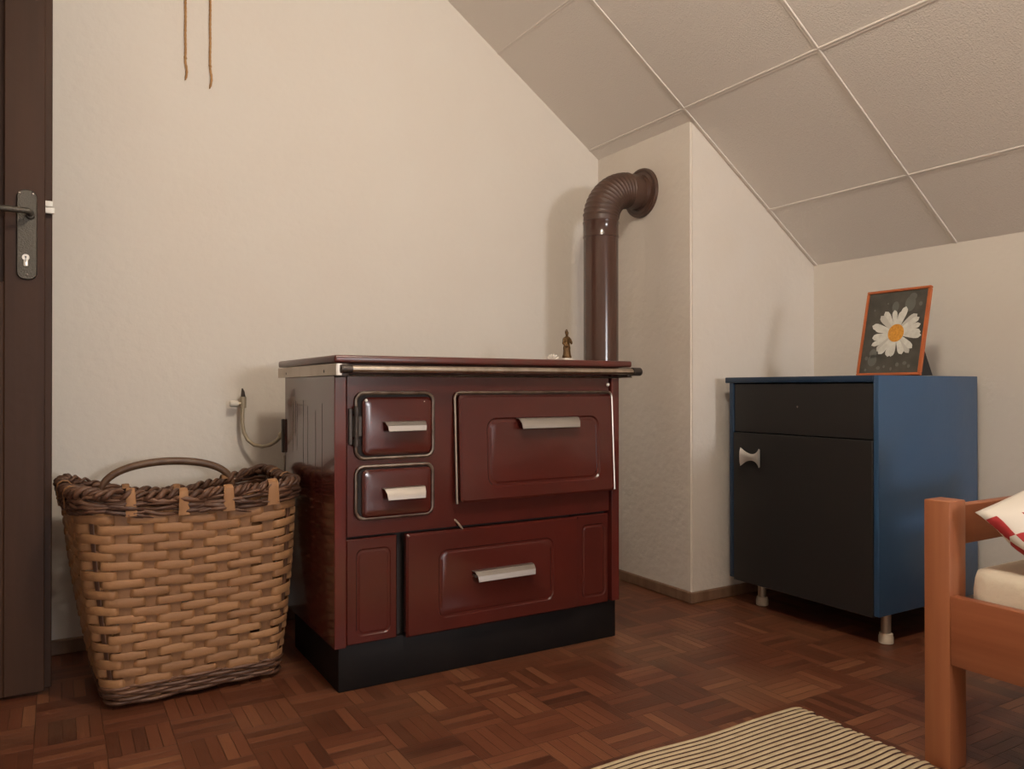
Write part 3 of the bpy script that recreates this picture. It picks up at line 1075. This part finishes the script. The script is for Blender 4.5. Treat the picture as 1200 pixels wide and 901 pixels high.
# pale splints turned over the rim
tabs = [1.35, 3.4, 5.25, 7.15, 9.6, 11.3, 14.5, 16.6, 18.7, 22.5, 24.4]
for u in tabs:
    bm = NB()
    pts, nms = [], []
    for q in range(11):
        t = q / 10
        s = s_of(u)
        if t < .62:
            p, nm = bpt(s, .905 + .095 * t / .62, .0165)
        else:
            a = (t - .62) / .38 * PI * .9
            p, nm = bpt(s, 1.0, .0165 * math.cos(a))
            p = p + Vector((0, 0, .016 * math.sin(a)))
            nm = (nm * math.cos(a) + Vector((0, 0, 1)) * math.sin(a)).normalized()
        pts.append(p); nms.append(nm)
    ribbon(bm, pts, nms, [.0145 + .002 * math.sin(u * 3) - .0045 * (q / 10) for q in range(11)], .0018)
    obj('rim_splint', bm, M['splint'], bk, label='pale splint folded over the rim')
bm = NB()
pts = []
for i in range(31):
    t = i / 30
    a = PI * t
    pts.append((.287 - .180 * math.cos(a) * (1 if True else 0), 2.468, .455 + .110 * math.sin(a) ** .62 if 0 < t < 1 else .445))
tube(bm, pts, [.0098 + .0015 * math.sin(PI * i / 30) for i in range(31)], 12)
obj('handle', bm, M['handle_bark'], bk, label='bent brown rod handle', smooth=60)

# ------------------------------------------------------------------ blue cabinet
CX0, CX1, CY0, CY1, CZ0, CZ1 = 2.100, 2.630, 1.411, 2.000, .098, .817
cb = thing('cabinet', 'blue painted bedside cabinet with black drawer and door', 'cabinet', (2.36, 1.705, 0))
bm = NB(); box(bm, CX0, CX1, CY0, CY0 + .018, CZ0, CZ1, .002, 2); obj('side_panel', bm, M['blue'], cb)
bm = NB(); box(bm, CX0, CX1, CY1 - .018, CY1, CZ0, CZ1 - .020, .002, 2); obj('side_panel', bm, M['navy'], cb)
bm = NB(); box(bm, CX0 - .003, CX1, CY0 + .0185, 2.018, CZ1 - .020, CZ1, .0025, 2); obj('top_board', bm, M['navy'], cb)
bm = NB(); box(bm, CX0 + .02, CX1, CY0 + .018, CY1 - .018, CZ0, CZ0 + .016); box(bm, CX1 - .006, CX1, CY0 + .018, CY1 - .018, CZ0 + .016, CZ1 - .02)
obj('carcass', bm, M['card'], cb, smooth=0)
sx = lambda a, b, c: (b, a, c)
bm = NB()
stack(bm, [(CY0 + .0205, CY1 - .0205, .6235, CZ1 - .0235, .002, CX0 + .022), (CY0 + .0205, CY1 - .0205, .6235, CZ1 - .0235, .002, CX0 + .006), (CY0 + .022, CY1 - .022, .625, CZ1 - .025, .002, CX0 + .004)], sx)
dw = obj('drawer', bm, M['black'], cb)
bm = NB(); lathe(bm, [(.0035, .0045), (.0030, .0035), (.0012, .0030)], (CX0, 1.706, .717), 'x', 10); obj('screw_hole', bm, M['bead'], dw)
bm = NB()
stack(bm, [(CY0 + .0205, CY1 - .0205, .092, .6205, .002, CX0 + .020), (CY0 + .0205, CY1 - .0205, .092, .6205, .002, CX0 + .000), (CY0 + .022, CY1 - .022, .0935, .619, .002, CX0 - .002)], sx)
dd = obj('door', bm, M['black'], cb)
# bow-tie pull: waisted plate on a stem, flared towards its two ends
bm = NB()
hy, hz = 1.880, .538
n = 20
ring_f, ring_b = [], []
rows = []
for i in range(n + 1):
    t = -1 + 2 * i / n
    hw = .0115 + .0215 * abs(t) ** 2.2
    yy = hy - t * .041
    xx = CX0 - .020 - .010 * abs(t) ** 2
    rows.append([(xx, yy, hz - hw), (xx - .004, yy, hz - hw * .55), (xx - .005, yy, hz), (xx - .004, yy, hz + hw * .55), (xx, yy, hz + hw), (xx + .006, yy, hz + hw * .9), (xx + .006, yy, hz - hw * .9)])
vr = [[bm.verts.new(p) for p in r] for r in rows]
for A, B in zip(vr, vr[1:]):
    for k in range(7):
        bm.faces.new((A[k], A[(k + 1) % 7], B[(k + 1) % 7], B[k]))
bm.faces.new(vr[0]); bm.faces.new(vr[-1][::-1])
lathe(bm, [(.011, -.018), (.008, -.012), (.009, -.004), (.012, -.0005)], (CX0 - .0015, hy, hz), 'x', 18)
obj('pull', bm, M['greymetal'], dd, label='grey waisted pull')
for lx, ly in ((CX0 + .084, CY0 + .035), (CX0 + .084, CY1 - .075), (CX1 - .06, CY0 + .035), (CX1 - .06, CY1 - .075)):
    bm = NB()
    lathe(bm, [(.017, CZ0), (.017, CZ0 - .004), (.0145, CZ0 - .006), (.0145, .028)], (lx, ly, 0), 'z', 22)
    lg = obj('leg', bm, M['legmetal'], cb)
    bm = NB()
    lathe(bm, [(.018, 0), (.0215, .002), (.0215, .020), (.0195, .024), (.0195, .030), (.016, .032)], (lx, ly, 0), 'z', 24)
    obj('foot_cap', bm, M['plastic'], lg, label='ivory foot cap')

# ------------------------------------------------------------------ framed daisy photo leaning back on the cabinet
FB, FY0, FY1, FH, LEAN = 2.318, 1.418, 1.640, .292, math.radians(13)
pf = thing('picture_frame', 'thin orange framed photo of a white daisy standing on the blue cabinet', 'picture frame', (FB, (FY0 + FY1) / 2, CZ1))
cl, sl_ = math.cos(LEAN), math.sin(LEAN)


def fp(y, d, v):
    """frame coordinates: y along, v up the frame, d out of its face (towards -X)"""
    return (FB + v * sl_ - d * cl, y, CZ1 + .0045 + v * cl + d * sl_ - .002)


def fbox(bm, y0, y1, v0, v1, d0, d1):
    vs = [bm.verts.new(fp(y, d, v)) for d in (d0, d1) for y, v in ((y0, v0), (y1, v0), (y1, v1), (y0, v1))]
    for q in ((0, 1, 2, 3), (7, 6, 5, 4), (0, 4, 5, 1), (1, 5, 6, 2), (2, 6, 7, 3), (3, 7, 4, 0)):
        bm.faces.new([vs[k] for k in q])


MW = .0085
for y0, y1, v0, v1 in ((FY0, FY1, 0, MW), (FY0, FY1, FH - MW, FH), (FY0, FY0 + MW, MW, FH - MW), (FY1 - MW, FY1, MW, FH - MW)):
    bm = NB(); fbox(bm, y0, y1, v0, v1, -.010, .004)
    bmesh.ops.bevel(bm, geom=bm.edges[:], offset=.0016, segments=2, affect='EDGES')
    obj('moulding', bm, M['orange'], pf)
bm = NB(); fbox(bm, FY0 + MW - .001, FY1 - MW + .001, MW - .001, FH - MW + .001, -.008, -.001)
pb = obj('photo_print', bm, M['photo_bg'], pf, label='dark photo print', smooth=0)
fcy, fcv = 1.5195, .142


def flat(bm, outline, d):
    vs = [bm.verts.new(fp(y, d, v)) for y, v in outline]
    return bm.faces.new(vs)


def petal_outline(a, r0, r1, w, bend=0.0):
    out = []
    N = 9
    for sgn in (1, -1):
        rng = range(N + 1) if sgn == 1 else range(N, -1, -1)
        for i in rng:
            t = i / N
            hw = w * (0.62 + .95 * t) * math.sqrt(max(0.0, 1 - max(0, (t - .62) / .38) ** 2)) * .78
            r = r0 + (r1 - r0) * t
            aa = a + bend * t
            y = r * math.cos(aa) - sgn * hw * math.sin(aa)
            v = r * math.sin(aa) + sgn * hw * math.cos(aa)
            out.append((fcy - y, fcv + v))
    return out


def clip(o):
    return [(min(max(y, FY0 + MW), FY1 - MW), min(max(v, MW), FH - MW)) for y, v in o]


bm = NB()
bm2 = NB()
rp_ = random.Random(11)
for i in range(21):
    a = 2 * PI * i / 21 + rp_.uniform(-.07, .07)
    r1 = .085 + rp_.uniform(-.009, .007)
    o = clip(petal_outline(a, .020, r1, .0104 + rp_.uniform(-.0014, .0018), rp_.uniform(-.12, .12)))
    flat(bm2 if i % 5 == 3 else bm, o, -.0006 + .00007 * (i % 3))
obj('petal_print', bm, M['petal'], pb, label='white daisy petals in the print', smooth=0, fix=False)
obj('petal_print', bm2, M['petal2'], pb, label='greyer petals in the print', smooth=0, fix=False)
bm = NB(); flat(bm, [(fcy + .0275 * math.cos(2 * PI * k / 40) - .001, fcv + .0300 * math.sin(2 * PI * k / 40)) for k in range(40)], -.0002)
obj('flower_centre', bm, M['pollen'], pb, label='yellow flower centre in the print', smooth=0, fix=False)
for (y, v, ry, rv) in ((1.482, .238, .018, .026), (1.475, .262, .013, .012), (1.532, .232, .012, .018), (1.590, .052, .016, .020), (1.590, .075, .013, .016), (1.565, .026, .007, .006),
                       (1.545, .030, .004, .005), (1.520, .022, .004, .006), (1.61, .020, .004, .005), (1.612, .060, .006, .007), (1.500, .036, .006, .007), (1.475, .040, .007, .006),
                       (1.460, .030, .005, .006), (1.605, .225, .003, .004), (1.56, .245, .003, .003), (1.447, .235, .006, .007)):
    bm = NB()
    flat(bm, clip([(y + ry * math.cos(2 * PI * k / 18), v + rv * math.sin(2 * PI * k / 18)) for k in range(18)]), -.0008)
    obj('dew_print', bm, M['photo_dew'], pb, label='grey dewdrop in the print', smooth=0, fix=False)
bm = NB()                                     # strut behind
q0 = Vector(fp(1.445, -.011, .085)); q1 = Vector(fp(1.445, -.011, .004))
for y0, y1 in ((1.440, 1.4425),):
    A = [(q0.x, q0.z), (q0.x + .020, q0.z - .004), (q0.x + .062, CZ1 + .002), (q1.x + .002, CZ1 + .002)]
    prism(bm, [(x, z) for x, z in A], 1.432, 1.470)
obj('strut', bm, M['card'], pf, label='black card strut', smooth=0)

# ------------------------------------------------------------------ bed at the right edge, running towards the camera
bd_ = thing('bed', 'reddish pine bed frame with a thick square corner post at the right edge', 'bed', (2.05, -.1, 0))
BX0, BX1, BY1 = 1.560, 2.46, .947
BY0 = BY1 - 2.05
PW, PD, PH = .060, .054, .548


def post(x0, y0, h):
    bm = NB(); box(bm, x0, x0 + PW, y0, y0 + PD, 0, h, .003, 2); obj('post', bm, M['bedz'], bd_)


post(BX0, BY1 - PD, PH); post(BX1 - PW, BY1 - PD, PH); post(BX0, BY0, .42); post(BX1 - PW, BY0, .42)
bm = NB(); box(bm, BX0 + PW, BX1 - PW, BY1 - PD + .014, BY1 - PD + .040, .452, .534, .003, 2); obj('head_rail', bm, M['bedx'], bd_)
bm = NB(); box(bm, BX0 + PW, BX1 - PW, BY0 + .014, BY0 + .040, .25, .40, .003, 2); obj('foot_rail', bm, M['bedx'], bd_)
for x in (BX0 + .0005, BX1 - .0265):
    bm = NB(); box(bm, x, x + .026, BY0 + PD, BY1 - PD, .217, .357, .003, 2); obj('side_rail', bm, M['bedy'], bd_)
bm = NB()
for k in range(14):
    y = BY0 + .10 + k * .14
    box(bm, BX0 + .0275, BX1 - .0275, y, y + .07, .232, .250, .002, 1)
sl = obj('slats', bm, M['bedx'], bd_)

# mattress lying inside the frame
bm = NB()
mx0, mx1, my0, my1, mz0, mz1 = BX0 + .029, BX1 - .029, BY0 + .065, BY1 - PD - .012, .2505, .414
stack(bm, [(mx0 + .012, mx1 - .012, my0 + .012, my1 - .012, .05, mz0), (mx0, mx1, my0, my1, .05, mz0 + .018), (mx0 + .002, mx1 - .002, my0, my1, .045, mz1 - .045),
           (mx0 + .004, mx1 - .004, my0 + .002, my1 - .002, .045, mz1 - .022), (mx0 + .007, mx1 - .007, my0 + .005, my1 - .005, .045, mz1 - .008),
           (mx0 + .022, mx1 - .022, my0 + .020, my1 - .020, .045, mz1 - .001), (mx0 + .05, mx1 - .05, my0 + .05, my1 - .05, .04, mz1)], lambda a, b, c: (a, c, b))
mt = obj('mattress', bm, M['sheet'], smooth=70)
tag(mt, 'cream sheeted mattress lying in the pine bed frame', 'mattress')

# pillow leaning on the head rail
C0 = Vector((1.566, .846, .533))
e1 = Vector((.34, -.02, .085)).normalized()   # along the upper edge
e2 = Vector((.080, -.190, -.130))
e2 = (e2 - e1 * e2.dot(e1)).normalized()      # down the side
e3 = e1.cross(e2).normalized()
if e3.y > 0:
    e3 = -e3
W_, H_, TH = .56, .34, .125
bm = NB()
N1, N2 = 44, 30
mats = [[], []]


def pil(u, v, side):
    # u, v in -1..1; pinched sides between pulled-out corners
    pin = .05
    x = u * (1 - pin * (1 - v * v)) if False else u * (1 - pin * (1 - abs(v) ** 2.0))
    y = v * (1 - pin * (1 - abs(u) ** 2.0))
    t = max(0.0, (1 - abs(u) ** 2.6)) ** .5 * max(0.0, (1 - abs(v) ** 2.6)) ** .5
    wr = .006 * math.sin(7 * u + 3 * v) * t + .005 * math.sin(11 * v - 4 * u) * (1 - t) * t * 3
    p = C0 + e1 * (W_ * (x + 1) / 2) + e2 * (H_ * (y + 1) / 2) + e3 * (side * TH / 2 * t + wr)
    low_ = .4155 + .004 * (1 + side)          # the lower part lies flat on the mattress
    p.z = max(p.z, low_)
    return p


grid = {}
for sd_ in (1, -1):
    for i in range(N1 + 1):
        for j in range(N2 + 1):
            u, v = -1 + 2 * i / N1, -1 + 2 * j / N2
            if sd_ == -1 and (i in (0, N1) or j in (0, N2)):
                grid[sd_, i, j] = grid[1, i, j]
            else:
                grid[sd_, i, j] = bm.verts.new(pil(u, v, sd_))
for sd_ in (1, -1):
    for i in range(N1):
        for j in range(N2):
            f = bm.faces.new([grid[sd_, i, j], grid[sd_, i + 1, j], grid[sd_, i + 1, j + 1], grid[sd_, i, j + 1]])
pm = bpy.data.materials.new('white_pillowcase_with_red_check')
pm.use_nodes = True
w = NT(pm)
b = pm.node_tree.nodes['Principled BSDF']
b.inputs['Roughness'].default_value = .85
tc = w.n('ShaderNodeTexCoord')
sep = w.n('ShaderNodeSeparateXYZ')
# object coordinates measured along the pillow's own edges
dots = []
for e in (e1, e2):
    vm = w.n('ShaderNodeVectorMath', operation='DOT_PRODUCT')
    w.t.links.new(tc.outputs['Object'], vm.inputs[0])
    vm.inputs[1].default_value = tuple(e)
    dots.append(vm.outputs['Value'])
pu = w.math('ADD', dots[0], 1.0)
pv = w.math('ADD', dots[1], 1.0)
PILLOW_NODES = (w, b, dots)
pw = obj('pillow', bm, pm, origin=C0, smooth=180)
tag(pw, 'white pillow with a red and white checked border leaning on the head rail', 'pillow')
side_v = dots[1]
side_u = dots[0]
slant = w.math('SUBTRACT', side_v, w.math('MULTIPLY', side_u, 0.6))
band = w.math('MULTIPLY', w.math('GREATER_THAN', slant, .020), w.math('LESS_THAN', slant, .110))
row = w.math('FLOOR', w.math('DIVIDE', w.math('ADD', side_u, 2.0), .036))
colm = w.math('FLOOR', w.math('DIVIDE', w.math('SUBTRACT', slant, .020), .045))
ck = w.math('MODULO', w.math('ADD', row, colm), 2.0)
c = w.mix(w.math('MULTIPLY', band, ck), (.74, .68, .60), (.42, .030, .032))
w.t.links.new(c, b.inputs['Base Color'])

# ------------------------------------------------------------------ ribbed rug
bm = NB()
RX0, RX1, RY1, RY0 = .55, 1.552, 1.262, .20
PER, AMP = .0150, .0032
nx = 70
ys = []
nper = int((RY1 - RY0) / PER)
prof_ = [(0.0, 0.0), (.06, .45), (.20, .9), (.42, 1.0), (.62, .9), (.74, .45), (.80, 0.0), (.90, -.25)]
lines = []
for k in range(nper):
    for f, h in prof_:
        lines.append((RY1 - (k + f) * PER, h, k))
top = []
for (y, h, k) in lines:
    rowv = []
    kk = math.sin(k * 3.7) * .004 + math.sin(k * 1.3) * .003
    for i in range(nx + 1):
        t = i / nx
        x = RX0 + (RX1 + kk - RX0) * t
        yy = y + .004 * math.sin(x * 7 + .6) + .0022 * math.sin(x * 19 + k * .15)
        edge = min(1, (1 - t) * nx / 1.5)
        z = .0065 + AMP * h * (.35 + .65 * edge) + .0020 * math.sin(x * 9 + y * 5) - .003 * (1 - edge)
        rowv.append(bm.verts.new((x, yy, max(.0025, z))))
    top.append(rowv)
for a in range(len(top) - 1):
    dark = lines[a][0:2][1] <= 0.0 or lines[a + 1][1] < 0.0
    dark = (a % len(prof_)) in (5, 6, 7)
    for i in range(nx):
        f = bm.faces.new((top[a][i], top[a][i + 1], top[a + 1][i + 1], top[a + 1][i]))
        f.material_index = 1 if dark else 0
# underside and edges
be = [e for e in bm.edges if e.is_boundary]
ex = bmesh.ops.extrude_edge_only(bm, edges=be)
for v in [g for g in ex['geom'] if isinstance(g, bmesh.types.BMVert)]:
    v.co.z = .0006
rg = obj('rug', bm, [M['rug'], M['rug_dark']], smooth=50)
tag(rg, 'cream ribbed cotton rug with thin dark stripes on the parquet', 'rug')


# ------------------------------------------------------------------ warm ceiling lamp above and behind the camera's view
LX, LY, LZ = LAMP_AT
cl_ = thing('ceiling_lamp', 'round warm glass lamp hanging from the flat ceiling', 'lamp', (LX, LY, ZT))
bm = NB(); lathe(bm, [(.020, -.030), (.055, -.022), (.060, 0)], (LX, LY, ZT), 'z', 32); obj('ceiling_plate', bm, M['white_paint'], cl_)
bm = NB(); tube(bm, [(LX, LY, ZT - .028), (LX, LY, LZ + .125)], .006, 10); obj('rod', bm, M['steel'], cl_)
bm = NB(); lathe(bm, [(.045, .095), (.045, .120), (.020, .130), (.006, .131)], (LX, LY, LZ), 'z', 24); obj('cap', bm, M['steel'], cl_)
bm = NB(); lathe(bm, [(.01, -.110), (.055, -.098), (.095, -.060), (.112, 0), (.095, .060), (.044, .100)], (LX, LY, LZ), 'z', 36)
lm = mat('warm_lamp_glass', (0.9, 0.8, 0.62), 0.4)
lb = lm.node_tree.nodes['Principled BSDF']
lb.inputs['Emission Color'].default_value = (*LAMP_COL, 1)
lb.inputs['Emission Strength'].default_value = LAMP_POWER
obj('lamp_globe', bm, lm, cl_, smooth=60)
